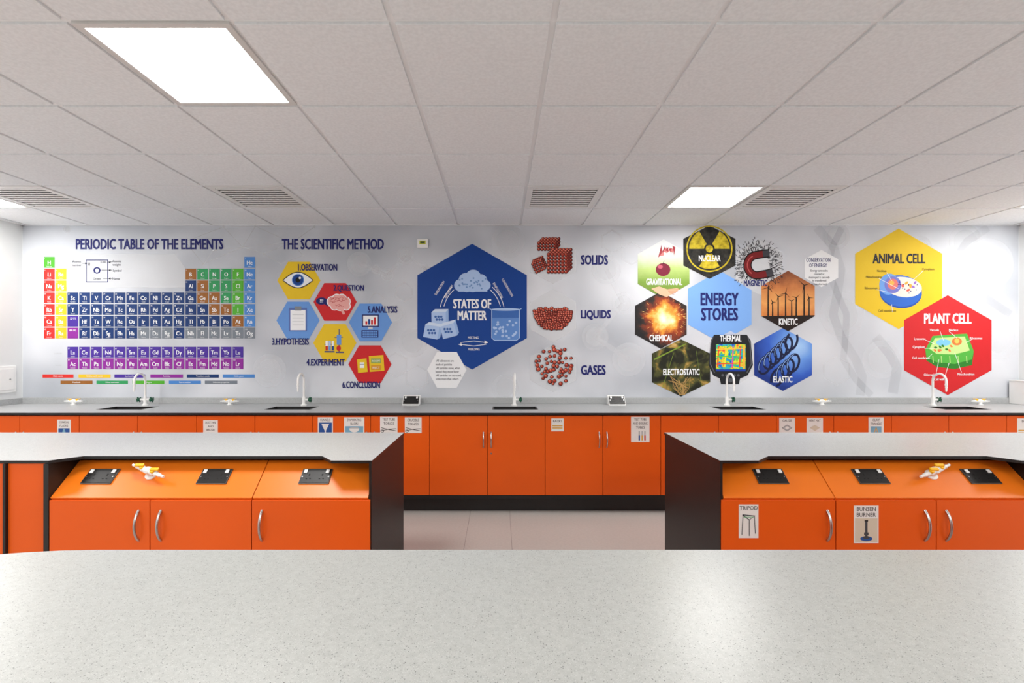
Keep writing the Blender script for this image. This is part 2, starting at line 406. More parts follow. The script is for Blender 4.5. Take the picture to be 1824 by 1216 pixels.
# periodic table
b=MB('periodic_table'); L0=3
b.text(W,'PERIODIC TABLE OF THE ELEMENTS',135,398,425,444,NAVY,L0,bold=0.028)
b.pp(W,[(118,482),(146,452),(312,452),(334,482),(334,512),(118,512)],SOFT,2)
C={'n':pm('pt_nonmetal',(52,150,92)),'h':pm('pt_halogen',(84,172,52)),'r':pm('pt_red',(216,50,44)),'y':pm('pt_yellow',(236,190,44)),'t':pm('pt_transition',(24,54,108)),
 'm':pm('pt_metalloid',(150,96,44)),'g':pm('pt_noble',(76,132,200)),'k':pm('pt_grey',(120,128,138)),'l':pm('pt_lanth',(74,48,150)),'a':pm('pt_act',(140,44,150)),'q':pm('pt_series',(166,76,180))}
EL="H He Li Be B C N O F Ne Na Mg Al Si P S Cl Ar K Ca Sc Ti V Cr Mn Fe Co Ni Cu Zn Ga Ge As Se Br Kr Rb Sr Y Zr Nb Mo Tc Ru Rh Pd Ag Cd In Sn Sb Te I Xe Cs Ba La Ce Pr Nd Pm Sm Eu Gd Tb Dy Ho Er Tm Yb Lu Hf Ta W Re Os Ir Pt Au Hg Tl Pb Bi Po At Rn Fr Ra Ac Th Pa U Np Pu Am Cm Bk Cf Es Fm Md No Lr Rf Db Sg Bh Hs Mt Ds Rg Cn Nh Fl Mc Lv Ts Og".split()
NM="Hydrogen Helium Lithium Beryllium Boron Carbon Nitrogen Oxygen Fluorine Neon Sodium Magnesium Aluminium Silicon Phosphorus Sulfur Chlorine Argon Potassium Calcium Scandium Titanium Vanadium Chromium Manganese Iron Cobalt Nickel Copper Zinc Gallium Germanium Arsenic Selenium Bromine Krypton Rubidium Strontium Yttrium Zirconium Niobium Molybdenum Technetium Ruthenium Rhodium Palladium Silver Cadmium Indium Tin Antimony Tellurium Iodine Xenon Caesium Barium Lanthanum Cerium Praseodymium Neodymium Promethium Samarium Europium Gadolinium Terbium Dysprosium Holmium Erbium Thulium Ytterbium Lutetium Hafnium Tantalum Tungsten Rhenium Osmium Iridium Platinum Gold Mercury Thallium Lead Bismuth Polonium Astatine Radon Francium Radium Actinium Thorium Protactinium Uranium Neptunium Plutonium Americium Curium Berkelium Californium Einsteinium Fermium Mendelevium Nobelium Lawrencium Rutherfordium Dubnium Seaborgium Bohrium Hassium Meitnerium Darmstadtium Roentgenium Copernicium Nihonium Flerovium Moscovium Livermorium Tennessine Oganesson".split()
pos={}
def setrow(r,cols,start):
    for i,c in enumerate(cols): pos[start+i]=(r,c)
setrow(1,[1,18],1); setrow(2,[1,2]+list(range(13,19)),3); setrow(3,[1,2]+list(range(13,19)),11)
setrow(4,list(range(1,19)),19); setrow(5,list(range(1,19)),37); setrow(6,[1,2],55); setrow(8,list(range(3,18)),57)
setrow(6,list(range(4,19)),72); setrow(7,[1,2],87); setrow(9,list(range(3,18)),89); setrow(7,list(range(4,19)),104)
rowy={1:467,2:488,3:509,4:530,5:551,6:572,7:593,8:627,9:647.5}
def cat(Z,r,c):
    s=EL[Z-1]
    if s in('H','C','N','O','P','S','Se'): return 'h' if s=='H' else 'n'
    if s in('F','Cl','Br','I'): return 'h'
    if r==8: return 'l'
    if r==9: return 'a'
    if c==1: return 'r'
    if c==2: return 'y'
    if s in('B','Si','Ge','As','Sb','Te','At'): return 'm'
    if Z in(109,110,111) or Z>=113: return 'k'
    if c==18: return 'g'
    return 't'
def cell(cx,cy,m):
    b.rect(W,cx-9.6,cy-9.6,cx+9.6,cy+9.6,m,L0)
for Z,(r,c) in pos.items():
    cx=88+(c-1)*21; cy=rowy[r]; m=C[cat(Z,r,c)]; cell(cx,cy,m)
    b.textc(W,EL[Z-1],cx,cy+0.3,7.6,WHT,L0+1,cond=0.85,bold=0.016)
    b.textc(W,str(Z),cx-8.4,cy-6.8,2.6,WHT,L0+1,al='L',cond=0.9)
    nm=NM[Z-1]; b.textc(W,nm,cx,cy+7.3,2.0,WHT,L0+1,cond=0.9 if len(nm)<9 else 0.62)
for (r,t) in ((6,'57-71'),(7,'89-103')):
    cell(130,rowy[r],C['l'] if r==6 else C['a']); b.textc(W,t,130,rowy[r]-5,3.6,WHT,L0+1,cond=0.9,bold=.01)
# key
b.stroke(W,[(154,463),(154,502)],1.2,NAVY,L0); b.stroke(W,[(153.4,463),(192.6,463)],1.2,NAVY,L0); b.stroke(W,[(192,463),(192,502)],1.2,NAVY,L0); b.stroke(W,[(153.4,502),(192.6,502)],1.2,NAVY,L0)
b.textc(W,'O',173,481,12,NAVY,L0+1,cond=1,bold=0.022); b.textc(W,'8',159,470,6,INK,L0+1); b.textc(W,'15.999',184,467,3.4,INK,L0+1); b.textc(W,'Oxygen',173,496,4,INK,L0+1)
for t,x,y in (('Atomic',137,465.5),('number',137,472),('Atomic',208,465),('weight',208,471),('Symbol',209,481.5),('Name',207,496)): b.textc(W,t,x,y,4.2,INK,L0+1,cond=0.95)
for (p,q) in (((147,469),(152,469)),((191,467),(200,466)),((181,481),(200,481)),((184,496),(200,496))):
    b.stroke(W,[p,q],0.8,INK,L0+1)
b.pp(W,[(152,467),(156,469),(152,471)],INK,L0+1)
for y in (467,481,496): b.pp(W,[(197,y-2),(193,y),(197,y+2)],INK,L0+1)
leg1=[(76,131,'r','Alkali metals'),(140,197,'y','Alkaline earth metals'),(204,259,'l','Lanthanides'),(268,326,'a','Actinides'),(333,390,'t','Transition metals'),(397,454,'g','Noble gases')]
leg2=[(108,165,'m','Metalloids'),(172,228,'n','Other nonmetals'),(236,293,'h','Halogens'),(301,358,'g','Post-transition'),(365,423,'k','Unknown properties')]
for L,y in ((leg1,669.5),(leg2,680.5)):
    for x0,x1,c,t in L: b.rect(W,x0,y-3,x1,y+3,C[c],L0); b.textc(W,t,(x0+x1)/2,y,2.8,WHT,L0+1,cond=.9)
b.textc(W,'Lanthanides',104,629,2.6,SOFT,L0); b.textc(W,'Actinides',104,650,2.6,SOFT,L0)
flush(); b.build(mural)

# scientific method
b=MB('scientific_method_graphic')
b.text(W,'THE SCIENTIFIC METHOD',502,684,425,444,NAVY,L0,bold=0.028)
HX=[(532.5,499.5,YEL),(597,537.5,RED),(531,570.5,LB),(596.5,610.5,YEL),(660,574,LB),(659,648.5,RED)]
for i,(cx,cy,m) in enumerate(HX): b.pp(W,hexa(cx,cy,77,67,False),m,L0+i*.3)
b.stroke(W,arc(671,540,13,18,20,180),1.2,SOFT,L0)
for t,x0,x1,y0,y1 in (('1.OBSERVATION',531,601,470,482),('2.QUESTION',594,648.5,507.5,519.5),('3.HYPOTHESIS',484.5,550.5,602,614),('4.EXPERIMENT',546,614.5,639,651),('5.ANALYSIS',655,708,545,557),('6.CONCLUSION',610,677,679,691)):
    b.text(W,t,x0,x1,y0,y1,NAVY,9,bold=0.026)
# eye
eyeL=[(504+54*i/14,499-14.5*math.sin(math.pi*i/14)) for i in range(15)]+[(558-54*i/14,499+13.5*math.sin(math.pi*i/14)) for i in range(1,14)]
b.pp(W,eyeL,WHT,6); b.stroke(W,eyeL,1.6,INK,6.3,closed=True)
b.disc(W,531,498.5,11,LB,6.5); b.disc(W,531,498.5,9.5,BLUE,6.7); b.disc(W,531,498.5,4.6,BLK,7); b.disc(W,534.5,495,2.2,WHT,7.3)
# question
b.disc(W,573,536,10,NAVY,6,ry=6.5); b.pp(W,[(576,540),(583,539),(584,546)],NAVY,6); b.textc(W,'???',573,535.7,6,WHT,7,bold=.015)
BRN=((592,537,9),(600,532,8),(609,532,8),(616,537,8),(617,545,7),(606,542,11),(596,545,7))
for (x,y,r) in BRN: b.disc(W,x,y,r+.9,WHT,6,n=20)
for i,(x,y,r) in enumerate(BRN): b.disc(W,x,y,r-.6,PINK,6.3,n=20)
b.pp(W,[(606,551),(612,550),(615,559),(611,560)],PINK,6.4)
mbr=pm('brain_line',(188,84,84))
for i in range(12):
    x=590+random.random()*26; y=529+random.random()*17
    b.stroke(W,[(x+2.6*k-4,y+1.6*math.sin(k*1.9+i)) for k in range(5)],0.9,mbr,6.8)
# clipboard
b.rect(W,515,548,547,590,pm('clip',(88,112,178)),6); b.rect(W,517.5,552,544.5,588,WHT,6.4); b.rect(W,525,545.5,537,553,GRY,6.8)
for k in range(4): b.rect(W,521,560+k*6,541,561+k*6,LG,6.8)
# experiment
ro=pm('rod',(60,70,120))
b.rect(W,603.5,586,605,628,ro,6); b.rect(W,598,626,613,628.5,ro,6); b.rect(W,596,600,611,601.2,ro,6.2); b.rect(W,600,596,608,614,LB,6.4); b.disc(W,603.5,620,4,RED,6.6,ry=5)
b.rect(W,578,612,596,614,ro,6); b.rect(W,578,625,596,627.5,ro,6)
for k,mm in enumerate((WHT,PB,WHT)): b.rect(W,580+k*5.5,607,584+k*5.5,624,mm,6.4); b.rect(W,580+k*5.5,616,584+k*5.5,624,(RED,LB,BLUE)[k],6.7)
# analysis computer
b.rect(W,645,560,675,582,NAVY,6); b.rect(W,647,562,673,580,WHT,6.3); b.rect(W,656,582,664,586,LG,6)
for k,h in enumerate((6,10,8,13)): b.rect(W,651+k*5,578-h,654.5+k*5,578,(RED,BLUE,RED,RED)[k],6.6)
b.rect(W,644,588,674,601,NAVY,6)
for r in range(3):
    for k in range(8): b.rect(W,646+k*3.4,589.5+r*4,648.4+k*3.4,592+r*4,LB,6.3)
# conclusion
b.pp(W,[(636,640),(653,638),(655,662),(638,664)],YEL,6); b.pp(W,[(657,634),(683,632),(685,660),(659,662)],YEL,6)
b.rect(W,641,645,649,655,WHT,6.4); b.rect(W,641,648,649,649,GRY,6.7)
b.rect(W,661,638,679,647,pm('acc',(150,170,90)),6.4); b.textc(W,'ACCEPT',670,642.5,3.6,WHT,6.8); b.rect(W,661,650,679,659,pm('rej',(214,150,40)),6.4); b.textc(W,'REJECT',670,654.5,3.6,WHT,6.8)
flush(); b.build(mural)

# states of matter
b=MB('states_of_matter_graphic')
b.pp(W,hexa(841,546,195,224),BLUE,L0)
cl=[(820,508,11),(830,499,13),(843,494,14),(856,500,12),(865,508,9),(842,508,12),(852,509,10),(831,509,11)]
for i,(x,y,r) in enumerate(cl): b.disc(W,x,y,r,PB,6)
b.rect(W,816,508,868,519,PB,6.1)
for i in range(24):
    x=random.uniform(816,866); y=random.uniform(494,515); b.disc(W,x,y,1.6,pm('mid_blue',(110,145,200)),6.5,n=10)
b.text(W,'STATES OF',807,875,532.5,549.5,WHT,7,bold=0.03); b.text(W,'MATTER',815,867,553.5,570,WHT,7,bold=0.03)
def cube(cx,cy,s,rot,m1,m2,m3,l):
    c,d=math.cos(rot),math.sin(rot); R=lambda x,y:(cx+(x*c-y*d)*s,cy+(x*d+y*c)*s)
    b.pp(W,[R(-1,-.6),R(.7,-.75),R(.8,.8),R(-.9,.9)],m1,l)
    b.pp(W,[R(-1,-.6),R(-.6,-1),R(1,-1.1),R(.7,-.75)],m2,l+.1); b.pp(W,[R(.7,-.75),R(1,-1.1),R(1.1,.5),R(.8,.8)],m3,l+.1)
pb2=pm('pale_blue2',(150,182,228)); pb3=pm('pale_blue3',(206,222,244)); dots=pm('particle_blue',(60,100,170))
cube(783,566,15,0.05,PB,pb3,pb2,6); cube(770,590,15,0.25,PB,pb3,pb2,6.4); cube(800,588,15,-0.2,PB,pb3,pb2,6.8)
for (cx,cy) in ((783,567),(770,591),(799,589)):
    for i in range(3):
        for j in range(2): b.disc(W,cx-7+i*5+j*2,cy-3+j*5,2.2,dots,7.5,n=12)
b.pp(W,[(876,566),(925,566),(925,602),(920,606),(881,606),(876,602)],pm('liquid',(96,140,206)),6)
b.pp(W,[(876,553),(925,553),(925,566),(876,566)],pm('glass',(60,105,178)),6)
b.stroke(W,[(872,549),(876,552),(876,602),(881,606),(920,606),(925,602),(925,552),(929,549)],1.5,PB,6.5); b.disc(W,900.5,551,26,PB,6.4,ry=2.4)
for i in range(26): b.disc(W,random.uniform(880,921),random.uniform(570,602),2.2,PB,7,n=12)
for t,x,y,h,r in (('MELTING',843,601,4.6,0),('FREEZING',844,621.5,4.6,0),('SUBLIMATION',783,513,4.4,-1.0),('DEPOSITION',799,519,4.4,-1.05),('CONDENSATION',904,512,4.4,1.05),('EVAPORATION',887,517,4.4,1.05)):
    b.textc(W,t,x,y,h,WHT,7,cond=.75,rot=r,bold=.01)
for pts in ([(820,610),(844,607),(866,610)],[(866,613),(844,616),(820,613)],arc(841,560,58,62,128,168,8),arc(841,560,52,56,128,165,8),arc(841,560,58,62,12,52,8),arc(841,560,52,56,15,52,8)):
    b.stroke(W,pts,1.1,WHT,7)
b.pp(W,[(863,606),(870,610),(863,612)],WHT,7); b.pp(W,[(822,611),(816,613),(823,616)],WHT,7)
b.pp(W,hexa(796,658.5,70,64,False),WHT,L0+.5)
for i,t in enumerate(('-All substances are','made of particles','-All particles move, when','heated they move faster','-All particles are attracted,','some more than others.')):
    b.textc(W,t,776,642+i*6.5,4.3,INK,L0+1,al='L',cond=.72,bold=.01)
flush(); b.build(mural)

# solids liquids gases
b=MB('particle_model_graphic')
BR=[pm('ball_a',(156,52,38)),pm('ball_b',(124,34,26)),pm('ball_c',(180,72,54))]; BH=pm('ball_hi',(226,136,114)); BD=pm('ball_dk',(52,10,8))
lay=6.0
def ball(x,y,r,k=0):
    global lay
    for (xx,yy,rr,m,dl,n) in ((x,y,r+.35,BD,0,12),(x-.15,y-.15,r-.5,BR[k],.01,12),(x-r*.3,y-r*.3,r*.34,BH,.02,8)):
        b.face([W.p(xx+rr*math.cos(2*math.pi*i/n),yy-rr*math.sin(2*math.pi*i/n),lay+dl) for i in range(n)],m)
    lay+=.03
for cy,h in ((463,84),(562,96),(656,84)): b.pp(W,hexa(985,cy,82,h),SOFT,L0)
def block(x0,y0,nx,ny,r,dep,ang=0):
    c,d=math.cos(ang),math.sin(ang); cx=x0+nx*r; cy=y0+ny*r
    def R(x,y): return (cx+(x-cx)*c-(y-cy)*d, cy+(x-cx)*d+(y-cy)*c)
    for k in range(dep,0,-1):
        for i in range(nx): ball(*R(x0+r+i*2*r+k*r*.9,y0+r-k*r*.9),r,2)
        for j in range(ny): ball(*R(x0+r+(nx-1)*2*r+k*r*.9,y0+r+j*2*r-k*r*.9),r,1)
    for i in range(nx):
        for j in range(ny): ball(*R(x0+r+i*2*r,y0+r+j*2*r),r,0)
block(957,430,6,3,2.8,3); block(974,450,6,6,3.1,3); block(949,464,4,4,2.6,2,-0.45)
for j in range(9):
    y=556+j*3.7; w=35*math.sqrt(max(0,1-((j)/9.2)**2))
    n=max(2,int(w*2/4.2))
    for i in range(n): ball(985-w+(i+.5)*2*w/n+random.uniform(-.6,.6),y+random.uniform(-1,1)+3*abs((i+.5)/n-.5)*-1,2.8,random.choice((0,1,2)))
for i in range(14): ball(960+i*3.8,551+random.uniform(-2.5,1.5),2.8,2)
pts=[]
while len(pts)<52:
    a=random.uniform(0,6.28); q=math.sqrt(random.random())*34; x=988+q*math.cos(a); y=651+q*math.sin(a)
    if all(math.hypot(x-u,y-v)>5.4 for u,v in pts): pts.append((x,y)); ball(x,y,random.uniform(2.4,3.8),random.choice((0,2,2)))
for t,x1,y0 in (('SOLIDS',1083,454),('LIQUIDS',1088,552),('GASES',1079,650)): b.text(W,t,1034.5,x1,y0,y0+17.5,NAVY,L0,bold=.03)
flush(); b.build(mural)

# energy stores
b=MB('energy_stores_graphic')
def wz(y): return W.p(0,y)[2]
def wx(x): return W.p(x,0)[0]
EB=pm('energy_blue',(122,168,230))
b.pp(W,hexa(1282,546,113,128),EB,L0)
b.text(W,'ENERGY',1247.5,1315.5,521,544,NAVY,L0+1,bold=.03); b.text(W,'STORES',1248.5,1314.5,548,571,NAVY,L0+1,bold=.03)
# gravitational
H=hexa(1182,479,92,106)
mg=grad_mat('photo_meadow',wz(531),wz(435),[(0,(96,120,44)),(0.3,(122,156,60)),(0.55,(180,204,120)),(0.8,(225,232,222)),(1,(228,232,234))],10,0.05)
b.pp(W,H,mg,L0+.2)
skin=pm('hand',(226,178,146)); sk2=pm('hand_dk',(196,140,108))
b.pp(W,clip([(1160,514),(1174,510),(1188,515),(1206,513),(1216,518),(1204,524),(1190,530),(1174,524)],H),skin,L0+.6)
for k in range(4): b.stroke(W,[(1188+k*2,516+k*2.2),(1210-k*3,515+k*3)],1,sk2,L0+.8)
b.disc(W,1181,480,13,pm('apple',(120,28,52)),L0+.8,ry=11.5); b.disc(W,1176,475,4.5,pm('apple_hi',(196,90,110)),L0+1,ry=3.5); b.stroke(W,[(1181,470),(1183,464)],1.2,INK,L0+1)
for k in range(9): b.pp(W,[(1172+k*3.2,455-k*1.6+random.uniform(-5,5)),(1178+k*3.1,440+random.uniform(-8,8)+k),(1180+k*2.6,452+random.uniform(-6,5))],pm('splash%d'%(k%2),((168,60,70),(206,130,128))[k%2]),L0+.9+.1*k)
b.text(W,'GRAVITATIONAL',1151,1215,496,507.5,WHT,L0+3,bold=.024)
# nuclear
H=hexa(1263.5,449,93,95)
b.pp(W,clip(H,[(1200,402),(1330,402),(1330,500),(1200,500)]),noise_mat('photo_grunge_black',[(0.35,(18,18,18)),(0.7,(58,56,50))],22,6),L0+.4)
ny=noise_mat('photo_grunge_yellow',[(0.3,(150,132,24)),(0.55,(206,184,40)),(0.8,(226,206,70))],25,6)
for a0 in (0,120,240): b.pp(W,arc(1263.5,443,36,36,a0,a0+60,8)+arc(1263.5,443,9.5,9.5,a0+60,a0,6),ny,L0+.8)
b.disc(W,1263.5,443,6.5,ny,L0+.8); b.stroke(W,arc(1263.5,443,40,40,0,360,48),2.6,ny,L0+.7)
b.text(W,'NUCLEAR',1244.5,1283.5,454.5,465.5,WHT,L0+3,bold=.024)
# magnetic
b.pp(W,hexa(1352,475,82,100),SOFT,L0)
fl=pm('filings',(40,40,44))
for i in range(560):
    a=random.uniform(0,6.28); q=random.triangular(16,50,30); x=1350+q*math.cos(a); y=473+q*math.sin(a)*.98
    if abs(x-1351)>41 or y>497 and 1322<x<1370: continue
    an=a+random.uniform(-.7,.7); ln=random.uniform(2.5,6)
    b.stroke(W,[(x,y),(x+ln*math.cos(an),y+ln*math.sin(an))],0.9,fl,L0+1)
rt=-0.18
def R(x,y): return (1350+(x)*math.cos(rt)-(y)*math.sin(rt),472+(x)*math.sin(rt)+(y)*math.cos(rt))
path=[R(24,-17),R(12,-18)]+[R(-2+ -17*math.sin(math.radians(t)),-18*math.cos(math.radians(t))) for t in range(0,181,15)]+[R(12,18),R(24,17)]
b.stroke(W,path,15,BLK,L0+2); b.stroke(W,path,11,pm('magnet_red',(112,24,26)),L0+2.3); b.stroke(W,path[:2],11,pm('magnet_tip',(60,60,66)),L0+2.5); b.stroke(W,path[-2:],11,pm('magnet_tip',(60,60,66)),L0+2.5)
b.stroke(W,path[3:12],2,pm('magnet_hi',(170,70,70)),L0+2.6)
b.text(W,'MAGNETIC',1324.5,1366.5,498.5,509.5,NAVY,L0+5,bold=.024)
# kinetic
H=hexa(1403.5,536,95,108)
mk=grad_mat('photo_sunset',wz(590),wz(482),[(0,(40,20,12)),(0.2,(196,110,50)),(0.45,(226,158,88)),(0.75,(196,120,66)),(1,(128,70,42))],9,0.16)
b.pp(W,H,mk,L0+.6)
b.pp(W,clip([(1350,563),(1460,561),(1460,595),(1350,595)],H),pm('ground',(30,16,12)),L0+.9)
for (x,yt,s) in ((1368,512,14),(1386,528,10),(1399,522,12),(1418,530,9),(1432,508,16),(1441,530,9),(1376,538,7),(1410,536,8)):
    P=clip([(x-.9,yt),(x+.9,yt),(x+1.3,563),(x-1.3,563)],H)
    if P: b.pp(W,P,BLK,L0+1.2)
    a0=random.uniform(0,120)
    for k in range(3):
        a=math.radians(a0+120*k); c,d=math.cos(a),math.sin(a)
        P=clip([(x+d*.9,yt-c*.9),(x+s*c,yt+s*d),(x-d*.9,yt+c*.9)],H)
        if len(P)>2: b.pp(W,P,BLK,L0+1.3)
b.text(W,'KINETIC',1387,1420.5,567,578.5,WHT,L0+3,bold=.024)
# conservation
b.pp(W,hexa(1463,478,60,66),WHT,L0)
b.text(W,'CONSERVATION',1436,1479,459,466.5,NAVY,L0+1,bold=.015); b.text(W,'OF ENERGY',1441,1473,469,476,NAVY,L0+1,bold=.015)
for i,t in enumerate(('Energy cannot be','created or','destroyed it can only','be transferred','or transformed.')): b.textc(W,t,1459,481.5+i*6,4.1,INK,L0+1,cond=.78,bold=.01)
# chemical
H=hexa(1177,570,92,102)
mc=radial_mat('photo_explosion',wx(1184),wz(568),0.27,[(0,(255,250,225)),(0.22,(255,232,150)),(0.42,(250,160,60)),(0.62,(150,60,30)),(0.85,(52,38,34)),(1,(30,28,30))],14,0.28)
b.pp(W,H,mc,L0+.4)
sp=pm('spark',(255,206,120))
for i in range(60):
    a=random.uniform(0,6.28); q=random.uniform(20,38); x=1184+q*math.cos(a); y=566+q*math.sin(a); x2=x+5*math.cos(a); y2=y+5*math.sin(a)
    P=clip([(x,y-.5),(x2,y2),(x,y+.5)],H)
    if len(P)>2: b.pp(W,P,sp,L0+.8)
b.text(W,'CHEMICAL',1156.5,1198.5,596,607.5,WHT,L0+3,bold=.024)
# electrostatic
H=hexa(1213,655,104,102)
me_=noise_mat('photo_grass_dark',[(0.3,(12,14,10)),(0.46,(34,36,22)),(0.56,(78,80,38)),(0.64,(160,130,60)),(0.76,(222,190,124))],7,6,0.8)
b.pp(W,H,me_,L0+.3)
hr=pm('hairs',(176,140,84))
for i in range(70):
    x=random.uniform(1178,1240); P=[(x,703),(x+random.uniform(-14,10),690),(x+random.uniform(-26,22),672+random.uniform(-3,8))]
    ok=all(len(clip([(p[0]-.3,p[1]),(p[0]+.3,p[1]),(p[0],p[1]+.3)],H))>2 for p in P)
    if ok: b.stroke(W,P,.8,hr,L0+.7)
for (p0,p1) in (((1165,640),(1222,612)),((1240,625),(1250,690)),((1180,690),(1200,628))):
    P=clip([(p0[0],p0[1]-1.5),(p1[0],p1[1]-1),(p1[0],p1[1]+1),(p0[0],p0[1]+1.5)],H)
    if len(P)>2: b.pp(W,P,pm('leafstem',(120,146,50)),L0+.6)
b.text(W,'ELECTROSTATIC',1181,1246,656.5,668,WHT,L0+3,bold=.024)
# thermal
b.pp(W,hexa(1301,640,90,102),SOFT,L0+.1)
dg_=pm('device',(30,32,36)); dg2=pm('device2',(86,90,96))
b.pp(W,[(1272,596),(1330,596),(1337,606),(1341,650),(1332,668),(1318,674),(1316,684),(1284,684),(1282,674),(1270,668),(1262,650),(1266,606)],dg_,L0+1)
b.stroke(W,[(1270,600),(1266,612),(1265,648),(1273,664)],1.6,dg2,L0+1.3); b.stroke(W,[(1332,600),(1336,612),(1338,648),(1330,664)],1.6,dg2,L0+1.3)
b.rect(W,1275,613,1328,657,noise_mat('thermal_screen',[(0.32,(40,40,190)),(0.42,(40,170,200)),(0.5,(70,190,70)),(0.57,(235,225,50)),(0.65,(235,120,40)),(0.74,(220,40,90))],18,2,0.5),L0+1.5)
for k in range(4): b.stroke(W,[(1280+k*13,616),(1278+k*13,654)],2.2,pm('th%d'%(k%3),((230,60,50),(245,220,60),(220,60,180))[k%3]),L0+1.8)
for k in range(3): b.stroke(W,[(1276,622+k*13),(1327,620+k*13)],1.8,pm('tv%d'%k,((250,200,60),(60,200,90),(230,80,40))[k]),L0+1.95)
b.rect(W,1323,614,1327,656,pm('scalebar',(240,180,60)),L0+2.1); b.rect(W,1275,657,1328,661,pm('scr_b',(24,60,160)),L0+1.65)
for k in range(5): b.disc(W,1287+k*7,668,2.4,dg2,L0+1.8,n=12)
b.disc(W,1301,677,4,dg2,L0+1.8)
b.text(W,'THERMAL',1282,1320.5,597,608,WHT,L0+3,bold=.024)
# elastic
H=hexa(1394.5,640,103,112)
mel=radial_mat('photo_blue',wx(1420),wz(615),0.42,[(0,(168,206,246)),(0.35,(100,150,226)),(0.7,(46,90,190)),(1,(20,50,130))],5,0.12)
b.pp(W,H,mel,L0+.5)
cd=pm('coil_dark',(16,24,62)); ch=pm('coil_hi',(140,176,230))
for row,(sx,sy,nk) in enumerate(((1362,650,6),(1384,672,4))):
    for k in range(nk):
        cx=sx+k*9.5; cy=sy-k*8.5
        E=[(cx+12*math.cos(t)*.75-17*math.sin(t)*.35,cy+12*math.cos(t)*.35+15*math.sin(t)) for t in [2*math.pi*i/28 for i in range(29)]]
        seg=[]
        for p in E+[None]:
            if p and len(clip([(p[0]-2,p[1]-2),(p[0]+2,p[1]-2),(p[0],p[1]+2)],H))==3: seg.append(p)
            else:
                if len(seg)>1: b.stroke(W,seg,4.0,cd,L0+1+k*.2+row)
                if len(seg)>22: b.stroke(W,seg[10:20],1.0,ch,L0+1.1+k*.2+row)
                seg=[]
b.text(W,'ELASTIC',1377,1411,669.5,681,WHT,L0+5,bold=.024)
flush(); b.build(mural)

# cells
b=MB('animal_and_plant_cell_graphic')
b.pp(W,hexa(1600.5,496.5,155,179),YEL,L0); b.pp(W,hexa(1688,614.5,156,178),RED,L0+.5)
b.pp(W,hexa(1698,506,62,66),SOFT,L0-.4)
for i in range(5): b.textc(W,('The cell membrane','surrounds the cell and','controls what enters','and leaves the cell','in both directions')[i],1698,496+i*6,3.4,pm('pale_text',(190,196,204)),L0,cond=.8)
b.text(W,'ANIMAL CELL',1554,1648,451.5,469.5,INK,L0+1,bold=.028); b.text(W,'PLANT CELL',1645.5,1730,558,576.5,WHT,L0+2,bold=.028)
cb=pm('cell_blue',(46,102,196)); cb2=pm('cell_blue_light',(110,160,226)); cin=pm('cell_inner',(226,222,214))
b.disc(W,1604,521,38,pm('cell_shadow',(34,76,160)),L0+1,ry=28,rot=.1); b.disc(W,1604,518,38,cb,L0+1.3,ry=28,rot=.1); b.disc(W,1583,506,17,cb2,L0+1.5,ry=19,rot=.3)
b.disc(W,1609,511,33,cin,L0+1.8,ry=18,rot=.12); b.disc(W,1590,507,15,pm('nuc_o',(116,120,200)),L0+2.1,ry=15); b.disc(W,1590,506,9.5,pm('nuc_i',(222,120,110)),L0+2.4); b.disc(W,1588,504,4.5,pm('nuc_c',(246,180,80)),L0+2.7)
for i in range(9): b.disc(W,1610+random.uniform(-8,25),511+random.uniform(-9,10),random.uniform(2,4),pm('org%d'%(i%3),((236,90,70),(240,170,60),(150,110,200))[i%3]),L0+2.2+.1*i,ry=2,rot=random.random()*3)
for i in range(14): b.disc(W,1608+random.uniform(-10,27),511+random.uniform(-10,11),1,NAVY,L0+3.2,n=8)
yl_=pm('label_olive',(96,84,30))
for t,x,y,tx,ty in (('Nucleus',1570,482,1588,500),('Mitochondria',1556,493,1600,514),('Ribosomes',1551,512.5,1580,520),('Cytoplasm',1653,479,1622,502),('Cell membrane',1580,553,1588,542)):
    b.textc(W,t,x,y,4.6,yl_,L0+3,cond=.82,bold=.006); b.stroke(W,[(x+(9 if x<1600 else -9),y+3),(tx,ty)],.7,WHT,L0+3.5)
gr=pm('plant_green',(80,170,64)); g2=pm('plant_green_dark',(44,122,40)); g3=pm('plant_light',(190,220,140))
b.pp(W,[(1648,624),(1661,602),(1722,597),(1734,628),(1731,650),(1700,657),(1668,653),(1650,642)],g2,L0+2)
b.pp(W,[(1648,622),(1661,598),(1722,594),(1734,625),(1731,640),(1700,648),(1668,645),(1650,636)],gr,L0+2.3)
b.pp(W,[(1655,621),(1665,602),(1718,599),(1727,624),(1700,631),(1668,630)],g3,L0+2.6)
b.disc(W,1680,610,13,pm('vacuole',(120,190,220)),L0+2.9,ry=6); b.disc(W,1704,608,9,pm('pn',(210,120,60)),L0+2.9,ry=7); b.disc(W,1704,607,4.5,pm('pn2',(240,190,90)),L0+3.1)
for i in range(10): b.disc(W,1690+random.uniform(-28,28),621+random.uniform(-6,5),3,g2 if i%2 else pm('mito',(230,120,60)),L0+3+.1*i,ry=1.8,n=12,rot=random.random())
for k in range(5): b.stroke(W,[(1662+k*15,646),(1661+k*15,634)],1.2,g3,L0+2.8)
for t,x,y,tx,ty in (('Vacuole',1664,587.5,1680,606),('Nucleus',1698,587.5,1704,602),('Ribosomes',1738,602,1720,610),('Lysosome',1638,603,1664,612),('Cytoplasm',1636,617.5,1664,620),('Cell membrane',1640,637,1660,630),('Chloroplast',1657,667,1672,640),('Mitochondrion',1720,666,1700,628),('Cell wall',1672,675,1690,646)):
    b.textc(W,t,x,y,4.5,WHT,L0+3.5,cond=.82,bold=.01); b.stroke(W,[(x+(10 if x<1690 else -8),y+(2.5 if y<640 else -3)),(tx,ty)],.7,WHT,L0+4.2)
flush(); b.build(mural)

